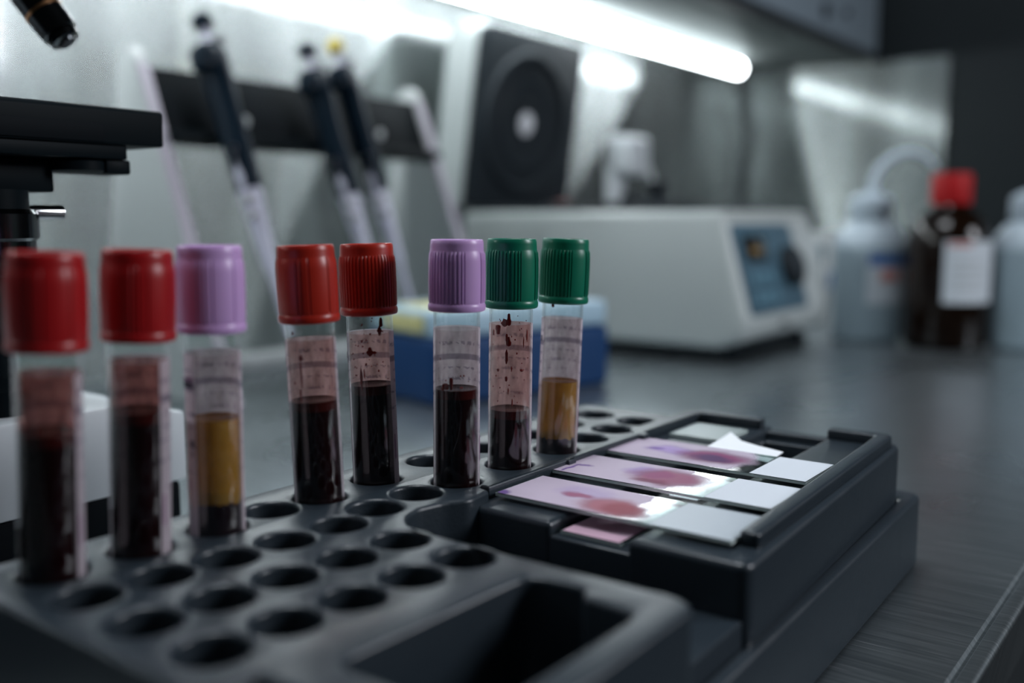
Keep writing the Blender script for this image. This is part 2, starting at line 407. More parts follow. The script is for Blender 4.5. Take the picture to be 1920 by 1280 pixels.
# cord on the end wall
pts = [(1430, 634 + 5 * math.sin(i * .55) + 3 * math.sin(i * 1.3), 339 - i * 11.5) for i in range(30)]
tag(obj('power_cord', tube(NB(), pts, 5.0), M['cord'], smooth=60), 'wavy grey power cord hanging in the dark wall corner', 'cord')

# ------------------------------------------------------------------ the tube rack
rack = empty('tube_rack', (86, 82, 0))
tag(rack, 'grey plastic workstation rack with round tube holes, bin and slide tray', 'rack')
RO = (-86 * S, -82 * S, 0)
def rpart(name, bm, m, smooth=40):
    o = obj(name, bm, m, rack, smooth); o.location = RO; return o
ZD = 47.0
BACK = [(101.2, 195.4), (121.1, 194.2), (141.0, 193.4), (157.6, 194.1), (173.4, 193.4), (195.6, 194.4), (220.3, 196.0), (243.6, 194.1), (268.5, 193.5), (290.5, 194), (311.4, 194.1)]
FRONT = [(174.9, 174.4), (191.3, 175.3), (207.0, 174.3), (231.5, 174.2), (256.0, 173.8), (275.6, 174.8), (293.0, 175.1), (309.8, 174.8)]
GRID = [(98.2, 177.2), (98.0, 157.2), (98.1, 137.6), (113.7, 175.8), (113.5, 155.8), (113.8, 136.8), (128.8, 173.9), (128.9, 154.6), (129.1, 135.2),
        (144.1, 172.7), (144.4, 152.9), (144.6, 134.0), (159.8, 171.7), (160.0, 151.8), (159.8, 132.5)]
TUBEH = {0, 1, 2, 4, 5}
holes = [circle(x, y, 7.15 if i not in (3,) else 6.95) for i, (x, y) in enumerate(BACK)]
holes += [circle(x, y, 7.1) for x, y in FRONT] + [circle(x, y, 6.75) for x, y in GRID]
bin_ = roundpoly([(107, 117), (159, 115), (160.5, 101.8), (156, 99.5), (155.5, 86.8), (107, 86.8)], [4, 5, 1.5, 1.5, 4, 4])
deck = roundpoly([(97, 79.5), (164, 79.5), (167.5, 84), (167.5, 150), (169.3, 158), (174, 163), (181, 165), (189, 163.2), (195, 159.5),
                  (205, 161), (206, 164.6), (327.5, 164.6), (327.5, 209), (86, 209), (86, 124), (97, 124)],
                 [4, 4, 3, 2, 2, 2, 2, 2, 2, 1, .5, 0, 5, 4, 2, 1])
b = NB()
slab(b, deck, holes + [bin_], 3, ZD, 1.1, 3)
rpart('deck', b, M['rack'])
b = NB()
slab(b, roundpoly([(99, 84.5), (196, 85.5), (341, 91.5), (341, 206), (88, 206), (88, 126), (99, 126)], 3), [], 2, 13, .5)
rpart('rack_floor', b, M['rack'])
b = NB()
slab(b, roundpoly([(86, 77.5), (355, 86), (355, 213), (85.4, 213), (85.4, 123), (86, 105)], [3, 7, 7, 4, 0, 0], 8),
     [roundpoly([(100, 81.5), (342, 91.2), (342, 205), (89, 205), (89, 128), (100, 128)], 2)], 0, 25, 1.7, 3)
rpart('rack_base', b, M['rack'])
b = NB(); slab(b, [(158, 84), (201, 85.2), (201, 98), (158, 98)], [], 12, 31, .8)
rpart('ledge', b, M['rack'])
# slide tray
def tl(u): return 83.6 + (u - 199) * (91.0 - 83.6) / 146
b = NB()
slab(b, roundpoly([(199, 164.4), (199, 137), (335.5, 137), (345, 137), (345, 164.4)], [3, 1.5, 0, 2, 3]), [], 3, 44, 1.6, 3)
slab(b, roundpoly([(199, tl(199)), (345, tl(345)), (345, 114.5), (199, 114.5)], [4, 8, 2, 1.5]), [], 3, 44, 1.8, 4)
slab(b, [(199.4, 113.5), (344.5, 113.5), (344.5, 138.5), (199.4, 138.5)], [roundpoly([(297, 116.5), (334, 116.5), (334, 136.5), (297, 136.5)], 3)], 3, 40.4, .8, 2)
slab(b, roundpoly([(338, 113.5), (343.5, 113.5), (343.5, 138.5), (338, 138.5)], 1), [], 30, 43.2, .8, 2)
rpart('tray_bed', b, M['tray'])
b = NB()
slab(b, roundpoly([(206, 165), (206, 161.9), (244, 161.9), (244, 160.9), (248, 160.9), (248, 161.9), (288, 161.9), (288, 159.8), (292, 159.8), (293, 162.6),
                   (335.5, 162.6), (335.5, 138.4), (341, 138.4), (341, 169), (294, 169), (290, 165)],
                  [.3, .3, .3, .3, .3, .3, .3, .5, .5, 1, 2, 1.5, 2, 6, 2, 1]), [], 43.2, 47.6, .6, 2)
rpart('rail', b, M['tray'])
b = NB()
slab(b, roundpoly([(211, 86.6), (340.5, 92.6), (340.5, 114.2), (335.3, 114.2), (335.3, 97.6), (211, 91.6)], [2, 5, 2, 1.5, 2, 1.5]), [], 43.2, 47.6, 1.0, 3)
rpart('rail', b, M['tray'])

# ------------------------------------------------------------------ blood tubes
RV = Vector((0.599, -0.8007))               # sideways direction across the row of tubes
FACE = math.atan2(-0.6, -0.8)               # direction the tubes' fronts face
ZB = 13.0
def cap_mesh(ht, phase, style, seed):
    rnd = random.Random(seed)
    n = 240
    prof = [(7.2, 0.0), (7.75, .012), (7.92, .035), (7.95, .075), (7.80, .105), (7.62, .118), (7.60, .135), (7.66, .16), (7.72, .45), (7.66, .70), (7.52, .80),
            (7.40, .835), (7.34, .86), (7.30, .93), (7.22, .975), (6.98, 1.0), (6.3, 1.0), (6.05, .985), (5.9, .93), (0, .93)]
    bm = NB(); rings = []
    for r, t in prof:
        if r < .01: rings.append([bm.verts.new((0, 0, t * ht))]); continue
        ring = []
        for i in range(n):
            a = 2 * PI * i / n; rr = r
            if .13 < t < .82:
                d = math.degrees((a - phase)) % 120
                if style == 'ribs': on = d < 78
                elif style == 'fine': on = True
                else: on = 52 < d < 70
                per = 8.0 if style != 'fine' else 7.5
                if on:
                    w = (d % per) / per
                    rr += (0.20 if w > .42 else -0.12) * (1 if style != 'smooth' else .7)
                else: rr += 0.12
                if style != 'fine' and (d > 117 or 78 < d < 81): rr -= .22
            ring.append(bm.verts.new((rr * math.cos(a), rr * math.sin(a), t * ht)))
        rings.append(ring)
    for A, B in zip(rings, rings[1:]):
        for i in range(n):
            j = (i + 1) % n
            if len(B) == 1: bm.faces.new((A[i], A[j], B[0]))
            else: bm.faces.new((A[i], A[j], B[j], B[i]))
    lathe(bm, [(7.2, 0.0), (6.75, 0), (6.75, 3), (0, 3)], 48)
    return bm
def make_tube(u, v, slope, ztop, zcb, zlab, zliq, zcell, capmat, style, phase, lab, film, drops, label_txt, capname, seed, txt=False):
    rnd = random.Random(seed)
    d = Vector((RV.x * slope, RV.y * slope, 1)).normalized()
    base = Vector((u - RV.x * slope * (ZD - ZB), v - RV.y * slope * (ZD - ZB), ZB + 0.2 + abs(slope) * 2))
    e = empty('blood_tube', base); e.rotation_mode = 'QUATERNION'
    e.rotation_quaternion = Vector((0, 0, 1)).rotation_difference(d)
    tag(e, label_txt, 'blood tube', 'blood collection tubes standing in the rack')
    H = lambda z: (z - ZB)
    # glass wall, rounded bottom
    R, Ri = 6.4, 5.98
    arc = lambda rr, c: [(rr * math.sin(a), c - rr * math.cos(a)) for a in [i * PI / 16 for i in range(9)]]
    top = H(zcb) + 4
    outer = arc(R, R)[0:1] and [(0, 0)] + arc(R, R)[1:] + [(R, top)]
    inner = [(Ri, top)] + list(reversed(arc(Ri, R)))[0:-1] + [(0, R - Ri)]
    obj('glass', lathe(NB(), outer + inner, 56), M['tubeglass'], e, 60)
    # contents
    zl = H(zliq)
    rl = Ri - 0.05
    if zcell is None:
        bmm = lathe(NB(), [(0, R - rl)] + arc(rl, R)[1:] + [(rl, zl - 2.2)], 48)
        lathe(bmm, [(rl, zl - 2.2), (rl, zl + .25), (rl - .5, zl), (0, zl - .1)], 48, mat=1)
        o = obj('blood', bmm, [M['blood'], M['bloodtop']], e, 50)
    else:
        zc = H(zcell)
        # uneven boundary between the cells and the plasma
        n = 48; bmm = NB(); rings = []
        wob = [rnd.uniform(-.5, .6) for _ in range(n)]
        for r_, z_ in [(0, R - rl)] + arc(rl, R)[1:] + [(rl, zc - 1)]:
            if r_ < .01: rings.append([bmm.verts.new((0, 0, z_))])
            else: rings.append([bmm.verts.new((r_ * math.cos(2 * PI * i / n), r_ * math.sin(2 * PI * i / n), z_)) for i in range(n)])
        rings.append([bmm.verts.new((rl * math.cos(2 * PI * i / n), rl * math.sin(2 * PI * i / n), zc + wob[i] * .9)) for i in range(n)])
        rings.append([bmm.verts.new((0, 0, zc + .5))])
        for A, B in zip(rings, rings[1:]):
            for i in range(n):
                j = (i + 1) % n
                if len(A) == 1: bmm.faces.new((A[0], B[j], B[i]))
                elif len(B) == 1: bmm.faces.new((A[i], A[j], B[0]))
                else: bmm.faces.new((A[i], A[j], B[j], B[i]))
        o = obj('blood_cells', bmm, M['cells'], e, 50); o['label'] = 'dark settled blood cells'
        bmm = lathe(NB(), [(0, zc - .3), (rl - .05, zc - .3), (rl - .05, zl + .25), (rl - .5, zl), (0, zl - .1)], 48)
        o = obj('plasma', bmm, M['plasma'], e, 50); o['label'] = 'amber plasma above the settled cells'
    # film inside the glass above the liquid
    if film:
        zt = H(zlab) - rnd.uniform(-.3, .5)
        bmm = lathe(NB(), [(Ri - .02, zl + .2), (Ri - .02, zt)], 48)
        obj('blood_film', bmm, M[film], e, 60)
    # label paper around the back of the tube
    a0, a1 = math.radians(lab[0]), math.radians(lab[1])
    ang = [FACE + a0 - (2 * PI - (a1 - a0)) * i / 60 for i in range(61)]
    Rl = 6.47; bmm = NB()
    lo = [bmm.verts.new((Rl * math.cos(a), Rl * math.sin(a), 9)) for a in ang]
    hi = [bmm.verts.new((Rl * math.cos(a), Rl * math.sin(a), H(zlab))) for a in ang]
    for i in range(60): bmm.faces.new((lo[i], lo[i + 1], hi[i + 1], hi[i]))
    bmesh.ops.solidify(bmm, geom=bmm.faces[:], thickness=0.08)
    lb = obj('label', bmm, M['label'], e, 60)
    # printing near the label's edge
    def patch(da0, da1, z0, z1, mt):
        bq = NB(); rr = 6.60
        k = [bq.verts.new((rr * math.cos(FACE + math.radians(a)), rr * math.sin(FACE + math.radians(a)), z)) for z in (z0, z1) for a in [da0 + (da1 - da0) * i / 4 for i in range(5)]]
        for i in range(4): bq.faces.new((k[i], k[i + 1], k[i + 6], k[i + 5]))
        return obj('print', bq, mt, lb, 60)
    if txt:
        patch(lab[0] - 40, lab[0] - 3, 68.2, 69.6, M['print']); patch(lab[0] - 40, lab[0] - 3, 69.7, 70.6, M['printp'])
        patch(lab[0] - 14, lab[0] - 4, 54.2, 56.0, M['print']); patch(lab[0] - 11, lab[0] - 7, 52.0, 53.6, M['print'])
        patch(lab[0] - 26, lab[0] - 22, 44.0, 46.6, M['printp'])
    else:
        patch(lab[0] - 15, lab[0] - 6, 70.6 - seed % 3, 72.4 - seed % 3, M['print'])
        patch(lab[1] + 6, lab[1] + 10, 40, 47, M['printp'])
    # drops stuck to the glass
    if drops:
        bmm = NB()
        for (dx, dz, rw, rh) in drops:
            if rw > .26: rw *= 1.5; rh *= 1.4
            a = FACE + math.asin(max(-.97, min(.97, dx)))
            q = bmesh.ops.create_icosphere(bmm, subdivisions=2, radius=1.0)
            jit = rnd.uniform(.8, 1.2)
            for vv in q['verts']:
                c = vv.co.copy(); w = 1 + .25 * math.sin(3 * c.x + 5 * c.z + dz)
                t = Vector((c.x * .16, c.y * rw * w * jit, c.z * rh * w))
                vv.co = Vector((math.cos(a) * (6.05 + t.x) - math.sin(a) * t.y, math.sin(a) * (6.05 + t.x) + math.cos(a) * t.y, H(dz) + t.z))
        obj('blood_drops', bmm, M['drop'], e, 80)
    # cap
    o = obj('cap', cap_mesh(ztop - zcb, phase, style, seed), capmat, e, 28); o.location = (0, 0, H(zcb) * S)
    o['label'] = capname
    return e
R_ = math.radians
def rd(seed, n, z0, z1, big=.5):
    q = random.Random(seed); return [(q.uniform(-.85, .85), q.uniform(z0, z1), q.uniform(.12, big), q.uniform(.12, big * 1.2)) for _ in range(n)]
TUBES = [
 # u, v, slope, ztop, zcb, zlab, zliq, zcell, mat, style, phase, label edges, film, drops, text
 (101.2, 195.4, .0366, 113.2, 93.3, 88.8, 76.5, None, 'red', 'smooth', 60, (-110, 75), 'film_heavy', [(-.35, 78.5, .5, .5), (0.1, 77.8, .3, .4)],
  'blurred blood tube with smooth red cap at the left end of the row', 'red cap'),
 (121.1, 194.2, .0340, 113.2, 93.5, 89.7, 78.0, None, 'red', 'smooth', 75, (-78, 62), 'film_heavy', [(-.5, 86, .2, .3)],
  'blurred blood tube with red cap just left of the lavender capped plasma tube', 'red cap'),
 (141.0, 193.4, .0072, 113.7, 93.6, 89.1, 73.2, 53.4, 'lav', 'smooth', 60, (-24, 82), 'film_light', [],
  'lavender capped tube of amber plasma over dark cells with wide white label edge', 'lavender cap'),
 (173.4, 193.4, -.0339, 113.1, 93.2, 88.9, 72.6, None, 'redb', 'smooth', 55, (-62, 100), 'film_mid', [(-.25, 84.5, .45, .5), (-.28, 80.5, .25, 3.6), (-.35, 75.0, .25, 1.6), (-.55, 90.8, .35, .35), (-.6, 78, .2, .5)],
  'blood tube with smooth brick red cap, just left of the finely ribbed red one', 'brick red smooth cap'),
 (195.6, 194.4, -.0254, 113.0, 93.4, 88.7, 73.7, None, 'redb', 'fine', 0, (-66, 60), 'film_mid',
  [(.62, 91.5, .35, .9), (.55, 89.3, .4, .9), (.15, 88.6, .25, .3), (-.2, 91.2, .2, .25), (-.25, 86.6, .2, .35), (.1, 83.6, .7, .9), (-.2, 83.3, .25, .25), (.3, 83.4, .35, .3),
   (-.1, 80.2, .2, .3), (.45, 78.3, .2, .35), (-.35, 76.5, .3, 2.2), (-.2, 77.5, .2, 1.4)] + rd(7, 34, 75, 93, .22),
  'blood tube with finely ribbed red cap and blood spatter inside its neck', 'finely ribbed red cap'),
 (207.0, 174.3, .0085, 114.2, 94.7, 90.1, 73.0, None, 'lav', 'ribs', -62, (-72, 74), 'film_light', [(-.45, 74.5, .6, .6), (-.2, 75.6, .35, 1.2), (-.6, 73.8, .4, .4), (-.7, 82, .15, .4)] + rd(3, 8, 74, 78, .25),
  'dark blood tube with ribbed lavender cap near the rack centre', 'ribbed lavender cap'),
 (231.5, 174.2, .0120, 114.0, 93.8, 89.2, 63.5, None, 'green', 'ribs', -60, (-76, 76), 'film_mid',
  [(-.30, 89.8, .8, .8), (-.1, 90.5, .4, 1.3), (-.62, 88.0, .75, .95), (-.85, 86.8, .3, .6), (-.1, 84.2, .5, 1.0), (-.2, 85.5, .3, .8), (.78, 86, .25, 1.8), (.62, 84, .22, 1.6), (-.2, 80, .3, 1.4),
   (.3, 81, .25, .3), (.05, 76.5, .25, .8), (-.6, 76, .3, .3), (.55, 76, .4, .3), (-.2, 73.5, .3, .5), (-.1, 70, .2, 1), (.1, 66.5, .2, 1)] + rd(5, 26, 65, 92, .2),
  'blood streaked tube with green cap directly beside the lavender capped one', 'ribbed green cap'),
 (256.0, 173.8, .0394, 113.6, 93.6, 88.8, 68.8, 51.0, 'green', 'ribs', -68, (-62, 66), 'film_light', [(-.55, 93.1, .3, .4)],
  'green capped tube of amber plasma at the right end of the row', 'ribbed green cap'),
]
for i, t in enumerate(TUBES):
    make_tube(t[0], t[1], t[2], t[3], t[4], t[5], t[6], t[7], M[t[8]], t[9], FACE + R_(t[10]), t[11], t[12], t[13], t[14], t[15], i + 1, txt=(i == 2))

# ------------------------------------------------------------------ slides
def smear_mat(name, blobs, seed):
    """stained smear: a pale pink-violet film with darker pink blobs; blobs = (x, y, rx, ry, colour, strength) in mm along/across the slide"""
    m, nt, b, out = new_mat(name)
    tc = nt.nodes.new('ShaderNodeTexCoord')
    n = nt.nodes.new('ShaderNodeTexNoise'); n.inputs['Scale'].default_value = 120; n.inputs['Detail'].default_value = 6
    off = nt.nodes.new('ShaderNodeVectorMath'); off.operation = 'ADD'; off.inputs[1].default_value = (seed, seed * .7, 0)
    nt.links.new(tc.outputs['Object'], off.inputs[0]); nt.links.new(off.outputs[0], n.inputs['Vector'])
    # distorted position
    ds = nt.nodes.new('ShaderNodeVectorMath'); ds.operation = 'MULTIPLY_ADD'
    ds.inputs[1].default_value = (0.006, 0.006, 0); 
    nt.links.new(n.outputs['Color'], ds.inputs[0]); nt.links.new(tc.outputs['Object'], ds.inputs[2])
    col = None; alpha = None
    base = (0.62, 0.52, 0.64)
    for (x, y, rx, ry, c, s) in blobs:
        mp = nt.nodes.new('ShaderNodeVectorMath'); mp.operation = 'SUBTRACT'; mp.inputs[1].default_value = (x * S + .003, y * S + .003, 0)
        nt.links.new(ds.outputs[0], mp.inputs[0])
        sc = nt.nodes.new('ShaderNodeVectorMath'); sc.operation = 'MULTIPLY'; sc.inputs[1].default_value = (1000 / rx, 1000 / ry, 0)
        nt.links.new(mp.outputs[0], sc.inputs[0])
        ln = nt.nodes.new('ShaderNodeVectorMath'); ln.operation = 'LENGTH'; nt.links.new(sc.outputs[0], ln.inputs[0])
        mr = nt.nodes.new('ShaderNodeMapRange'); mr.interpolation_type = 'SMOOTHSTEP'
        lo_, hi_ = (1.0, 0.90) if col is None else (1.12, 0.45)
        mr.inputs['From Min'].default_value = lo_; mr.inputs['From Max'].default_value = hi_; mr.inputs['To Max'].default_value = s
        nt.links.new(ln.outputs['Value'], mr.inputs['Value'])
        mx = nt.nodes.new('ShaderNodeMix'); mx.data_type = 'RGBA'; mx.inputs['B'].default_value = (*c, 1)
        if col is None: mx.inputs['A'].default_value = (*base, 1)
        else: nt.links.new(col, mx.inputs['A'])
        nt.links.new(mr.outputs[0], mx.inputs['Factor']); col = mx.outputs['Result']
        if alpha is None: alpha = mr.outputs[0]
        else:
            k = nt.nodes.new('ShaderNodeMath'); k.operation = 'MAXIMUM'
            nt.links.new(alpha, k.inputs[0]); nt.links.new(mr.outputs[0], k.inputs[1]); alpha = k.outputs[0]
    nt.links.new(col, b.inputs['Base Color']); b.inputs['Roughness'].default_value = .55; b.inputs['Specular IOR Level'].default_value = .25
    ad = nt.nodes.new('ShaderNodeMath'); ad.operation = 'MAXIMUM'; ad.inputs[1].default_value = 0.0
    nt.links.new(alpha, ad.inputs[0])
    t = nt.nodes.new('ShaderNodeBsdfTransparent'); x = nt.nodes.new('ShaderNodeMixShader')
    nt.links.new(ad.outputs[0], x.inputs[0]); nt.links.new(t.outputs[0], x.inputs[1]); nt.links.new(b.outputs[0], x.inputs[2])
    nt.links.new(x.outputs[0], out.inputs[0])
    return m
def slideglass():
    m, nt, b, out = new_mat('slide_glass')
    t = nt.nodes.new('ShaderNodeBsdfTransparent'); t.inputs[0].default_value = (0.90, 0.96, 0.95, 1)
    g = nt.nodes.new('ShaderNodeBsdfGlossy'); g.inputs['Roughness'].default_value = .04
    f = thinfresnel(nt, 1.52)
    x = nt.nodes.new('ShaderNodeMixShader')
    nt.links.new(f.outputs[0], x.inputs[0]); nt.links.new(t.outputs[0], x.inputs[1]); nt.links.new(g.outputs[0], x.inputs[2])
    nt.links.new(x.outputs[0], out.inputs[0]); return m
M['sglass'] = slideglass()
def slide(u0, v0, L, Wd, ztop, rot, mat, frost, label, group, flab=22, frostname='white frosted writing area', name='microscope_slide'):
    """u0,v0: corner at the right front end; the slide runs away along +y (its length), width along +x"""
    e = empty(name, (u0, v0, ztop - 1.0), rot); tag(e, label, 'microscope slide', group)
    b = box(NB(), 0, Wd, 0, L, 0, 1.0, .12, 1)
    b.normal_update()
    for f in b.faces:
        if abs(f.normal.z) < .5: f.material_index = 1
    obj('glass', b, [M['sglass'], M['edge']], e, 30)
    if mat:
        b = box(NB(), .35, Wd - .35, (flab + 1 if frost else .5), L - .4, 1.01, 1.04)
        obj('smear', b, mat, e)
    if frost:
        b = box(NB(), .15, Wd - .15, .15, flab, 1.005, 1.06)
        o = obj('writing_area', b, frost, e); o['label'] = frostname
    return e
PK = (0.33, 0.085, 0.12); DP = (0.20, 0.05, 0.09); VI = (0.36, 0.24, 0.55); PL = (0.62, 0.52, 0.64); DV = (0.13, 0.05, 0.28); PR = (0.28, 0.08, 0.22)
m1 = smear_mat('smear_first', [(11, 60, 34, 31, PL, .80), (14, 49, 7, 11, VI, .35), (7.0, 36, 8.5, 12, (0.36, 0.11, 0.15), .95), (7, 33, 6, 7, (0.28, 0.06, 0.085), .9), (11, 50, 3, 6, (.33, .09, .17), .9), (1.5, 67, 3, 2.4, DV, .9)], .31)
m2 = smear_mat('smear_second', [(11, 60, 34, 31, PL, .72), (15, 45, 6, 7, VI, .7), (12, 35, 10, 14, (0.28, 0.08, 0.15), .95), (13, 39, 5, 5, (.26, .06, .16), .8), (6, 38, 3, 7, (0.20, 0.04, 0.09), .8), (10, 63, 1.4, 4, DV, .8), (6, 65.5, 6, .9, DV, .9)], .12)
m3 = smear_mat('smear_third', [(12, 58, 34, 38, PL, .62), (13, 48, 6, 11, VI, .8), (12, 33, 9, 13.5, (0.20, 0.035, 0.12), 1.0), (10, 33, 5, 8, (0.06, 0.015, 0.09), .95), (12, 54, 2, 3.5, DV, .9)], .55)
m4 = smear_mat('smear_pink', [(12, 10, 60, 60, (0.72, 0.46, 0.58), .96)], .8)
G = 'glass microscope slides laid across the tray'
slide(207.0, 91.6, 69, 22.5, 46.0, 0, m1, M['frostg'], 'glass slide with pink smear and grey end, nearest the tray front', G, 22, 'grey frosted writing area')
slide(237.0, 94.2, 68, 23.5, 46.0, R_(.5), m2, M['frost'], 'glass slide with dark pink smear, middle one of three on the tray', G, 19)
slide(268.0, 96.6, 66, 24.5, 46.0, R_(.5), m3, M['frost'], 'glass slide with violet smear and white end, farthest of three', G, 17)
slide(201.6, 118.0, 17.5, 24, 41.6, 0, m4, None, 'short pink stained slide in the tray channel under the front slide', None, name='pink_slide')
slide(226.5, 116.5, 19, 14, 41.7, R_(-2), m4, None, 'pale pink slide in the channel between the first and second slides', None, name='pink_slide')
slide(306, 140, 20, 22, 45.1, 0, None, M['blankface'], 'plain greenish glass slide lying behind the violet smeared slide', None, 20, 'greyish glass face', name='blank_slide')
# strips added under two slides to brighten the lamp glare, and a paper scrap
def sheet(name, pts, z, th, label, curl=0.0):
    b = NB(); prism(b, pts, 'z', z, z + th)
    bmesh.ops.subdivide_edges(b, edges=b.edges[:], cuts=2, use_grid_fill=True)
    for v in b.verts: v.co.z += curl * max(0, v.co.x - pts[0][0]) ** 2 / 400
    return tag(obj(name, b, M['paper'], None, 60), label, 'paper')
sheet('glare_strip', [(209.5, 114.8), (229, 114.8), (229, 123.5), (209.5, 123.5)], 44.15, .25, 'white strip added as lamp glare under the front slide')
sheet('glare_strip', [(238, 115.4), (261, 115.4), (261, 121.5), (238, 124.0)], 44.15, .25, 'white strip added as lamp glare under the middle slide')
sheet('paper_scrap', [(288, 116), (303, 117), (306, 127), (309, 134), (318, 142), (292, 140)], 44.6, .3, 'white curled paper scrap behind the farthest slide', 0.4)

# ------------------------------------------------------------------ microscope at the left
mic = empty('microscope', (130, 300, 0))
tag(mic, 'black and white microscope standing behind the rack at the left edge', 'microscope')
def mpart(name, bm, m, smooth=35, parent=None):
    o = obj(name, bm, m, parent or mic, smooth)
    if not parent: o.location = (-130 * S, -300 * S, 0)
    return o
mpart('foot', box(NB(), -30, 205, 301, 470, 0.2, 27.5, 2), M['blackm'])
b = NB(); prism(b, [(-30, 27.5), (207, 27.5), (207, 52), (179, 58), (-30, 58)], 'y', 300, 395, 1.2)
mpart('base', b, M['white'])
b = NB(); prism(b, [(395, 27.5), (395, 58), (360, 58.5), (400, 70), (470, 76), (470, 27.5)], 'x', -30, 176, 1.0)
mpart('base_back', b, M['white'])
b = NB(); prism(b, [(300, 144), (300, 155.2), (301.5, 156.3), (400, 156.3), (400, 144)], 'x', 20, 203, .9, 3)
mpart('stage', b, M['black'])
mpart('stage_plate', box(NB(), 20, 190, 301.5, 390, 139.4, 144.2, .6), M['black'])
mpart('stage_recess', box(NB(), 20, 181, 299.4, 300.6, 144.6, 150.6, .4), M['blackm'])
b = lathe(NB(), [(0, 134.8), (8, 134.8), (9.5, 135.6), (9.5, 138.6), (8, 139.4), (0, 139.4)], 28, c=(178, 312)); mpart('knob', b, M['black'])
mpart('knob', box(NB(), 183, 192, 303, 318, 134.6, 139.4, .8), M['black'])
b = box(NB(), 110, 170, 312, 372, 128.5, 139.5, .8); mpart('condenser_bracket', b, M['black'])
b = lathe(NB(), [(0, 122), (11, 122), (12, 123), (12, 129), (0, 129)], 32, c=(151, 318)); mpart('condenser_stem', b, M['black'])
b = lathe(NB(), [(0, 102), (11, 102), (12, 104), (12, 108), (13.5, 109), (13.5, 113), (14.6, 114), (14.6, 121.5), (13.4, 123), (0, 123)], 40, c=(151, 318))
mpart('condenser', b, M['darkchrome'])
b = lathe(NB(), [(0, 58), (9, 58), (9, 66), (5.5, 70), (5.5, 103), (0, 103)], 32, c=(151, 318)); mpart('light_collector', b, M['black'])
b = lathe(NB(), [(0, -3), (2.0, -3), (2.4, 0), (2.4, 9), (0, 9)], 20)
xform(b, Matrix.Translation((164, 314, 122)) @ Matrix.Rotation(PI / 2, 4, 'Y')); mpart('lever', b, M['chrome'])
b = NB(); prism(b, [(70, 58), (70, 260), (100, 300), (130, 300), (130, 280), (108, 250), (108, 58)], 'y', 400, 450, 3)
mpart('arm', b, M['white'])
mpart('stage_mount', box(NB(), 70, 108, 380, 402, 120, 150, 1), M['black'])
# tilted objective
ax = (Vector((0.599, -0.8007, 0)) * -0.60 + Vector((0, 0, 1)) * 0.80).normalized()
tip = Vector((200, 352, 183.5))
q = Vector((0, 0, 1)).rotation_difference(ax).to_matrix().to_4x4()
T4 = Matrix.Translation(tip) @ q
b = lathe(NB(), [(0, 0), (3.2, 0), (3.6, .8), (5.4, 1.2), (5.8, 3.5), (5.2, 3.9), (6.6, 4.4), (7.0, 9), (7.0, 28), (7.3, 28.6), (7.3, 46), (0, 46)], 40)
xform(b, T4); ob = mpart('objective', b, M['darkchrome'], 25)
b = lathe(NB(), [(7.02, 13), (7.2, 13), (7.2, 14.2), (7.02, 14.2)], 40, closed=True); xform(b, T4)
mpart('ring', b, M['brass'])
b = lathe(NB(), [(0, 46), (24, 46), (27, 50), (27, 58), (0, 62)], 40); xform(b, T4); mpart('nosepiece', b, M['black'])
b = NB(); prism(b, [(100, 262), (150, 262), (170, 250), (170, 300), (100, 300)], 'y', 395, 445, 3); mpart('head', b, M['white'])

# ------------------------------------------------------------------ pipette stand
st = empty('pipette_stand', (520, 560, 0))
tag(st, 'white pipette stand with black crossbar leaning against the bright steel wall', 'stand')
def vline(z): return 511 + z * 0.387
def spart(name, bm, m): 
    o = obj(name, bm, m, st); o.location = (-520 * S, -560 * S, 0); return o
for u in (385, 656):
    pl = [(vline(0), 0.2), (vline(218), 218)]
    top = [(vline(228) + 26 * math.cos(a) - 6 + 0, 222 + 13 * math.sin(a)) for a in [PI * k / 8 for k in range(8, -1, -1)]]
    top = [(vline(222) + 11 + 11 * math.cos(a), 222 + 12 * math.sin(a)) for a in [PI * k / 8 for k in range(8, -1, -1)]]
    pl = [(vline(0), 0.2)] + top + [(642, 60), (652, 0.2)]
    b = NB(); prism(b, pl, 'x', u, u + 8, .8)
    spart('leg', b, M['legw'])
    b = NB(); prism(b, [(vline(0) - 1.2, .3), (vline(222) - 1.2, 222), (vline(222), 222), (vline(0), .3)], 'x', u, u + 9)
    o = spart('leg_edge', b, M['lege'])
spart('base_bar', box(NB(), 393, 656, 628, 650, .2, 12, 2), M['legw'])
b = NB(); v1, v2 = vline(170), vline(221)
prism(b, [(v1 + 2, 170), (v2 + 2, 221), (v2 + 9, 221), (v1 + 9, 170)], 'x', 393.2, 655.8, 1)
spart('crossbar', b, M['blackm'])
b = NB(); prism(b, [(v1 - 12, 172), (v1 + 3, 168), (v1 + 3, 178), (v1 - 10, 178)], 'x', 394, 655, .8)
spart('bar_lip', b, M['black'])
for u in (455, 590):
    b = lathe(NB(), [(0, 0), (3.5, 0), (4, 1), (0, 3)], 16); xform(b, Matrix.Translation((u, v1 - 1, 188)) @ Matrix.Rotation(PI / 2, 4, 'X'))
    spart('screw', b, M['legw'])
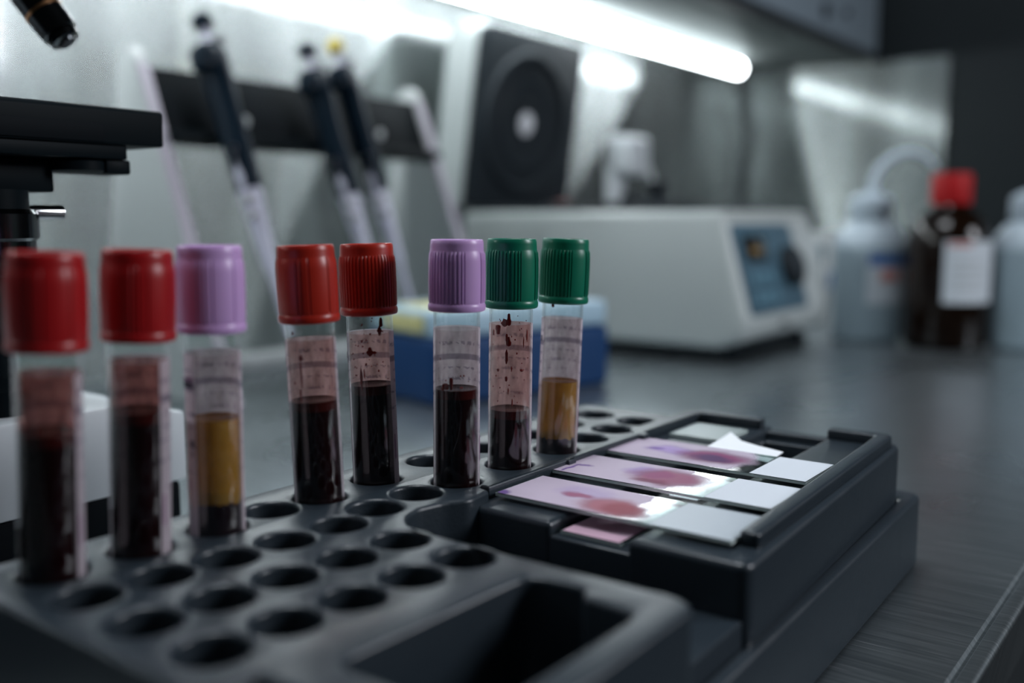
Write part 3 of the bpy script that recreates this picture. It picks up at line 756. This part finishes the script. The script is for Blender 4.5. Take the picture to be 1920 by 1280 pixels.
def pipette(u, ztip, zbut, off, bcol, label, small=False):
    """hung leaning like the stand; local z runs up the pipette"""
    d = Vector((0, .387, 1)).normalized()
    e = empty('pipette', (u, vline(ztip) - 1 + off, ztip)); e.rotation_mode = 'QUATERNION'
    e.rotation_quaternion = Vector((0, 0, 1)).rotation_difference(d)
    tag(e, label, 'pipette', 'pipettes hanging on the stand')
    L = (zbut - ztip) / d.z; k = L / 207
    s = .92 if small else 1
    b = lathe(NB(), [(0, 0), (1.7, 0), (2.6, 12), (3.4, 40), (5.2, 44), (5.8, 60), (7.4, 88), (8.6, 94), (0, 96)], 28)
    xform(b, Matrix.Diagonal((s, s, k, 1))); obj('shaft', b, M['shaft'], e)
    b = lathe(NB(), [(0, 92), (8.4, 92), (9.2, 98), (9.8, 120), (9.4, 150), (10.2, 165), (10.5, 180), (8.5, 186), (0, 187)], 32)
    xform(b, Matrix.Diagonal((s, s, k, 1))); obj('handle', b, M['navy'], e)
    b = box(NB(), -8, 8, -2, 13, 168, 183, 3); xform(b, Matrix.Translation((-9, -9, 0)) @ Matrix.Diagonal((1, 1, k, 1))); obj('finger_rest', b, M['navy'], e)
    b = lathe(NB(), [(0, 184), (3, 184), (3, 200), (0, 200)], 16); xform(b, Matrix.Diagonal((1, 1, k, 1))); obj('plunger', b, M['shaft'], e)
    b = lathe(NB(), [(0, 198), (6, 198), (7, 200), (7, 205), (5, 207), (0, 207)], 24); xform(b, Matrix.Diagonal((1, 1, k, 1))); obj('button', b, bcol, e)
    b = lathe(NB(), [(0, 184), (2.4, 184), (2.4, 190), (4, 191), (4, 194), (0, 195)], 16); xform(b, Matrix.Translation((10.5, 0, 0)) @ Matrix.Diagonal((1, 1, k, 1))); obj('ejector', b, M['grey'], e)
    b = tube(NB(), [(-9, -6, 118 * k), (-10.5, -6, 100 * k), (-9, -5, 80 * k), (-6, -3, 70 * k)], [2.6, 2.8, 2.2, 1.6]); obj('ejector_arm', b, M['shaft'], e)
    for zz in (84, 74):
        b = bmesh.new(); bmesh.ops.create_icosphere(b, subdivisions=2, radius=3.4); xform(b, Matrix.Translation((-9, -7, zz * k))); obj('spring_button', b, M['chrome'], e)
    return e
pipette(428, 43, 257, -25, M['navy'], 'dark pipette with long white tip, leftmost on the stand')
pipette(518, 45, 249, -25, M['navy'], 'dark pipette with navy button, middle one on the stand')
pipette(550, 45, 257, -25, M['yellowb'], 'dark pipette with a yellow button, rightmost on the stand', True)

# ------------------------------------------------------------------ blue tip box
bx = empty('tip_box', (464, 409, 0), math.atan2(-40, 149))
tag(bx, 'blue plastic box with pale lid on the counter behind the tubes', 'box')
b = box(NB(), 0, 154, 0, 84, .2, 44, 5, 4); obj('box_base', b, M['blue'], bx)
b = box(NB(), 1.5, 152.5, 1.5, 82.5, 44.2, 62, 4, 3); obj('lid', b, M['lidblue'], bx)
b = box(NB(), -.2, 1.5, 12, 60, 47, 58, .3); obj('label_sticker', b, M['yellow'], bx)
b = box(NB(), 8, 70, 14, 60, 61.9, 62.5, .2); obj('label_sticker', b, M['yellow'], bx)

# ------------------------------------------------------------------ centrifuge
cf = empty('centrifuge', (754, 325, 0))
tag(cf, 'white benchtop centrifuge with its round-windowed dark lid standing open', 'centrifuge')
def cpart(name, bm, m, parent=None, smooth=35):
    o = obj(name, bm, m, parent or cf, smooth)
    if parent is None: o.location = (-754 * S, -325 * S, 0)
    return o
CW = 200
b = NB(); prism(b, [(626, 12), (626, 127), (356, 127), (350, 124), (326, 36), (332, 20), (350, 12)], 'x', 754, 754 + CW, 7, 4)
cpart('shell', b, M['centw'])
cpart('shell_nose', prism(NB(), [(360, 14), (360, 108), (346, 106), (328, 40), (334, 14)], 'x', 754 + CW - 8, 754 + CW + 14, 8, 4), M['centw'])
b = NB(); prism(b, [(352, 12), (345, 8), (350, 4), (620, 4), (620, 12)], 'x', 764, 944); cpart('underside', b, M['centd'])
for (x, y) in ((775, 350), (930, 350), (775, 605), (930, 605)):
    cpart('foot', lathe(NB(), [(0, .2), (9, .2), (10, 5), (0, 5)], 20, c=(x, y)), M['blackm'])
cpart('chamber_rim', box(NB(), 762, 946, 378, 620, 125, 131, 2, 2), M['centd'])
b = lathe(NB(), [(70, 131), (78, 131), (80, 133), (78, 135), (70, 135)], 48, c=(852, 500), closed=True); cpart('chamber_ring', b, M['centd'])
b = lathe(NB(), [(0, 131), (26, 131), (24, 138), (9, 140), (9, 148), (12, 150), (12, 156), (0, 157)], 32, c=(866, 470)); cpart('rotor_knob', b, M['centd'])
# lid: outer shell and dark liner, stands nearly upright at the rear, tipped a little forward
d = Vector((0, 600 - 625, 308 - 131)).normalized()
def lidm(): return Matrix.Translation((754, 625, 130)) @ Vector((0, 0, 1)).rotation_difference(d).to_matrix().to_4x4()
LW, LH = 183, 180
b = NB(); prism(b, roundpoly([(0, 0), (LW, 0), (LW, LH), (0, LH)], [4, 4, 16, 16], 6), 'y', 5, 40, 3, 2); xform(b, lidm()); lid = cpart('lid', b, M['centw'])
b = NB(); prism(b, roundpoly([(4, 2), (LW - 4, 2), (LW - 4, LH - 3), (4, LH - 3)], [3, 3, 14, 14], 6), 'y', -2, 8, 1.5, 2); xform(b, lidm())
cpart('lid_liner', b, M['centd'])
cx, cz_ = LW * .47, 88
def disc(prof, n=56): 
    b = lathe(NB(), prof, n); xform(b, lidm() @ Matrix.Translation((cx, 0, cz_)) @ Matrix.Rotation(PI / 2, 4, 'X')); return b
b = disc([(60, 1.5), (64, 7), (68, 7.4), (71, 6), (73, 1.5)]); cpart('lid_seal', b, M['centr'])
b = disc([(34, 2.2), (44, 4), (47, 2.2)]); cpart('lid_ring', b, M['centr'])
b = disc([(0, 4), (10, 4), (11.5, 3), (11.5, 1.5), (0, 1.5)]); cpart('lid_window', b, M['paper'])  # opaque white stands in for light coming through the window
# control panel on the sloped front
fs = Vector((0, 350 - 326, 124 - 36)).normalized()
def frm(): return Matrix.Translation((762, 326.0, 36)) @ Vector((0, 0, 1)).rotation_difference(fs).to_matrix().to_4x4()
b = NB(); prism(b, roundpoly([(4, 4), (132, 4), (128, 82), (0, 82)], 6), 'y', -1.6, 3, .6); xform(b, frm()); pnl = cpart('control_panel', b, M['panel'])
pl = pnl.location
b = box(NB(), 16, 62, -3, 0, 50, 72, .6); xform(b, frm()); obj('display', b, M['lcd'], pnl)
b = box(NB(), 27, 48, -3.6, -2, 56, 61, .3); xform(b, frm()); obj('display_digits', b, M['digits'], pnl)
for i in range(3):
    for j in range(2):
        b = box(NB(), 20 + i * 17, 32 + i * 17, -3.2, 0, 12 + j * 17, 23 + j * 17, 1); xform(b, frm()); obj('button', b, M['btn'], pnl)
b = lathe(NB(), [(0, -1), (19, -1), (18, 10), (15, 12), (0, 12)], 32); xform(b, frm() @ Matrix.Translation((104, 0, 42)) @ Matrix.Rotation(PI / 2, 4, 'X')); obj('dial', b, M['centd'], pnl)
b = NB(); prism(b, [(0, 0), (14, 0), (14, 3), (0, 3)], 'y', -1, 1); xform(b, frm() @ Matrix.Translation((70, 2, -8))); obj('maker_plate', b, M['centr'], pnl)
# red cable clip and holder behind it
b = box(NB(), 905, 925, 610, 622, 131.2, 139, 2); cpart('hinge_clip', b, M['labelr'])

# white holder with a curved arm behind the centrifuge
hd = empty('bracket_holder', (1010, 590, 0))
tag(hd, 'white plastic holder with curved arm rising behind the centrifuge', 'holder')
def hpart(name, bm, m): o = obj(name, bm, m, hd); o.location = (-1010 * S, -590 * S, 0); return o
hpart('post', box(NB(), 985, 1012, 592, 604, .3, 214, 3), M['white'])
hpart('head_block', box(NB(), 985, 1032, 570, 606, 170, 214, 6, 4), M['white'])
arc = [(1034 + 30 * math.sin(t * .21), 588 - 8 * math.sin(t * .21), 196 - t * 9) for t in range(9)]
hpart('arm', tube(NB(), arc, 6.5), M['legw'])
hpart('cross_block', box(NB(), 1000, 1060, 575, 600, 118, 148, 4), M['centd'])

# ------------------------------------------------------------------ bottles
def bottle_wash(u, v, rot, label, blue=True, spout=True):
    e = empty('wash_bottle', (u, v, .2), rot); tag(e, label, 'bottle')
    b = lathe(NB(), [(0, 0), (30, 0), (33.5, 3), (34, 8), (34, 92), (32, 103), (24, 114), (16.5, 119), (16.5, 124), (0, 124)], 44)
    for f in b.faces:
        if f.calc_center_median().z < 84: f.material_index = 1
    obj('body', b, [M['pe'], M['pe2']], e)
    b = lathe(NB(), [(0, 120), (19.5, 120), (20.5, 122), (20.5, 138), (17, 142), (8, 146), (0, 147)], 32); obj('cap', b, M['pe'], e)
    if spout:
        pts = [(0, 0, 140), (1, -1, 155), (4, -5, 169), (11, -15, 180), (21, -28, 185), (31, -41, 181), (37, -49, 170)]
        obj('spout', tube(NB(), pts, [4.8, 4.8, 4.6, 4.2, 4, 3.6, 3], 12), M['pe'], e)
    if blue:
        def arcpatch(a0, a1, z0, z1, rr, m):
            bq = NB(); k = [bq.verts.new((rr * math.cos(math.radians(a0 + (a1 - a0) * i / 8)), rr * math.sin(math.radians(a0 + (a1 - a0) * i / 8)), z)) for z in (z0, z1) for i in range(9)]
            for i in range(8): bq.faces.new((k[i], k[i + 1], k[i + 10], k[i + 9]))
            return bq
        l = obj('label', arcpatch(195, 285, 38, 88, 34.3, None), M['labelw'], e)
        obj('label_band', arcpatch(197, 283, 75, 87, 34.6, None), M['labelb'], l)
        obj('label_mark', arcpatch(215, 250, 60, 71, 34.6, None), M['labelr'], l)
    return e
bottle_wash(1000, 305, R_(0), 'white wash bottle with curved spout left of the amber bottle')
bottle_wash(1018, 163, R_(10), 'pale plastic bottle cut off by the right edge of the picture', True, False)
e = empty('reagent_bottle', (982, 227, .2)); tag(e, 'amber glass reagent bottle with red cap and white label', 'bottle')
b = lathe(NB(), [(0, 0), (32, 0), (36, 3), (37, 8), (37, 98), (35, 110), (27, 121), (18, 128), (14.5, 133), (14.5, 140), (0, 140)], 48); obj('body', b, M['amber'], e)
b = lathe(NB(), [(0, 133), (17, 133), (17.5, 135), (17.5, 158), (16, 161), (0, 161)], 36); obj('cap', b, M['redcap'], e)
bq = NB(); rr = 37.3
k = [bq.verts.new((rr * math.cos(R_(a)), rr * math.sin(R_(a)), z)) for z in (44, 100) for a in [188 + 84 * i / 12 for i in range(13)]]
for i in range(12): bq.faces.new((k[i], k[i + 1], k[i + 14], k[i + 13]))
lb = obj('label', bq, M['labelw'], e)
bq = NB(); rr = 37.6
k = [bq.verts.new((rr * math.cos(R_(a)), rr * math.sin(R_(a)), z)) for z in (95, 99) for a in [194 + 30 * i / 6 for i in range(7)]]
for i in range(6): bq.faces.new((k[i], k[i + 1], k[i + 8], k[i + 7]))
obj('label_mark', bq, M['labelr'], lb)
for zz in (56, 64, 72, 80):
    bq = NB()
    k = [bq.verts.new((rr * math.cos(R_(a)), rr * math.sin(R_(a)), z)) for z in (zz, zz + 1.8) for a in [200 + (40 + zz % 16) * i / 6 for i in range(7)]]
    for i in range(6): bq.faces.new((k[i], k[i + 1], k[i + 8], k[i + 7]))
    obj('label_print', bq, M['grey'], lb)
e = empty('beige_bottle', (1130, 225, .2)); tag(e, 'small beige bottle with dark cap half hidden behind the amber bottle', 'bottle')
obj('body', lathe(NB(), [(0, 0), (22, 0), (24, 3), (24, 66), (18, 76), (10, 80), (0, 80)], 32), M['grey'], e)
obj('cap', lathe(NB(), [(0, 79), (12, 79), (12, 96), (0, 97)], 24), M['centd'], e)
e = empty('carton', (1105, 382, .2), R_(8)); tag(e, 'small pale carton with teal marks between centrifuge and wash bottle', 'carton')
obj('carton_body', box(NB(), 0, 52, 0, 40, 0, 105, 1.5), M['legw'], e)
obj('carton_mark', box(NB(), -.4, .2, 4, 36, 70, 92, .1), M['panel'], e)
obj('carton_mark', box(NB(), 6, 46, -.4, .2, 40, 60, .1), M['labelb'], e)
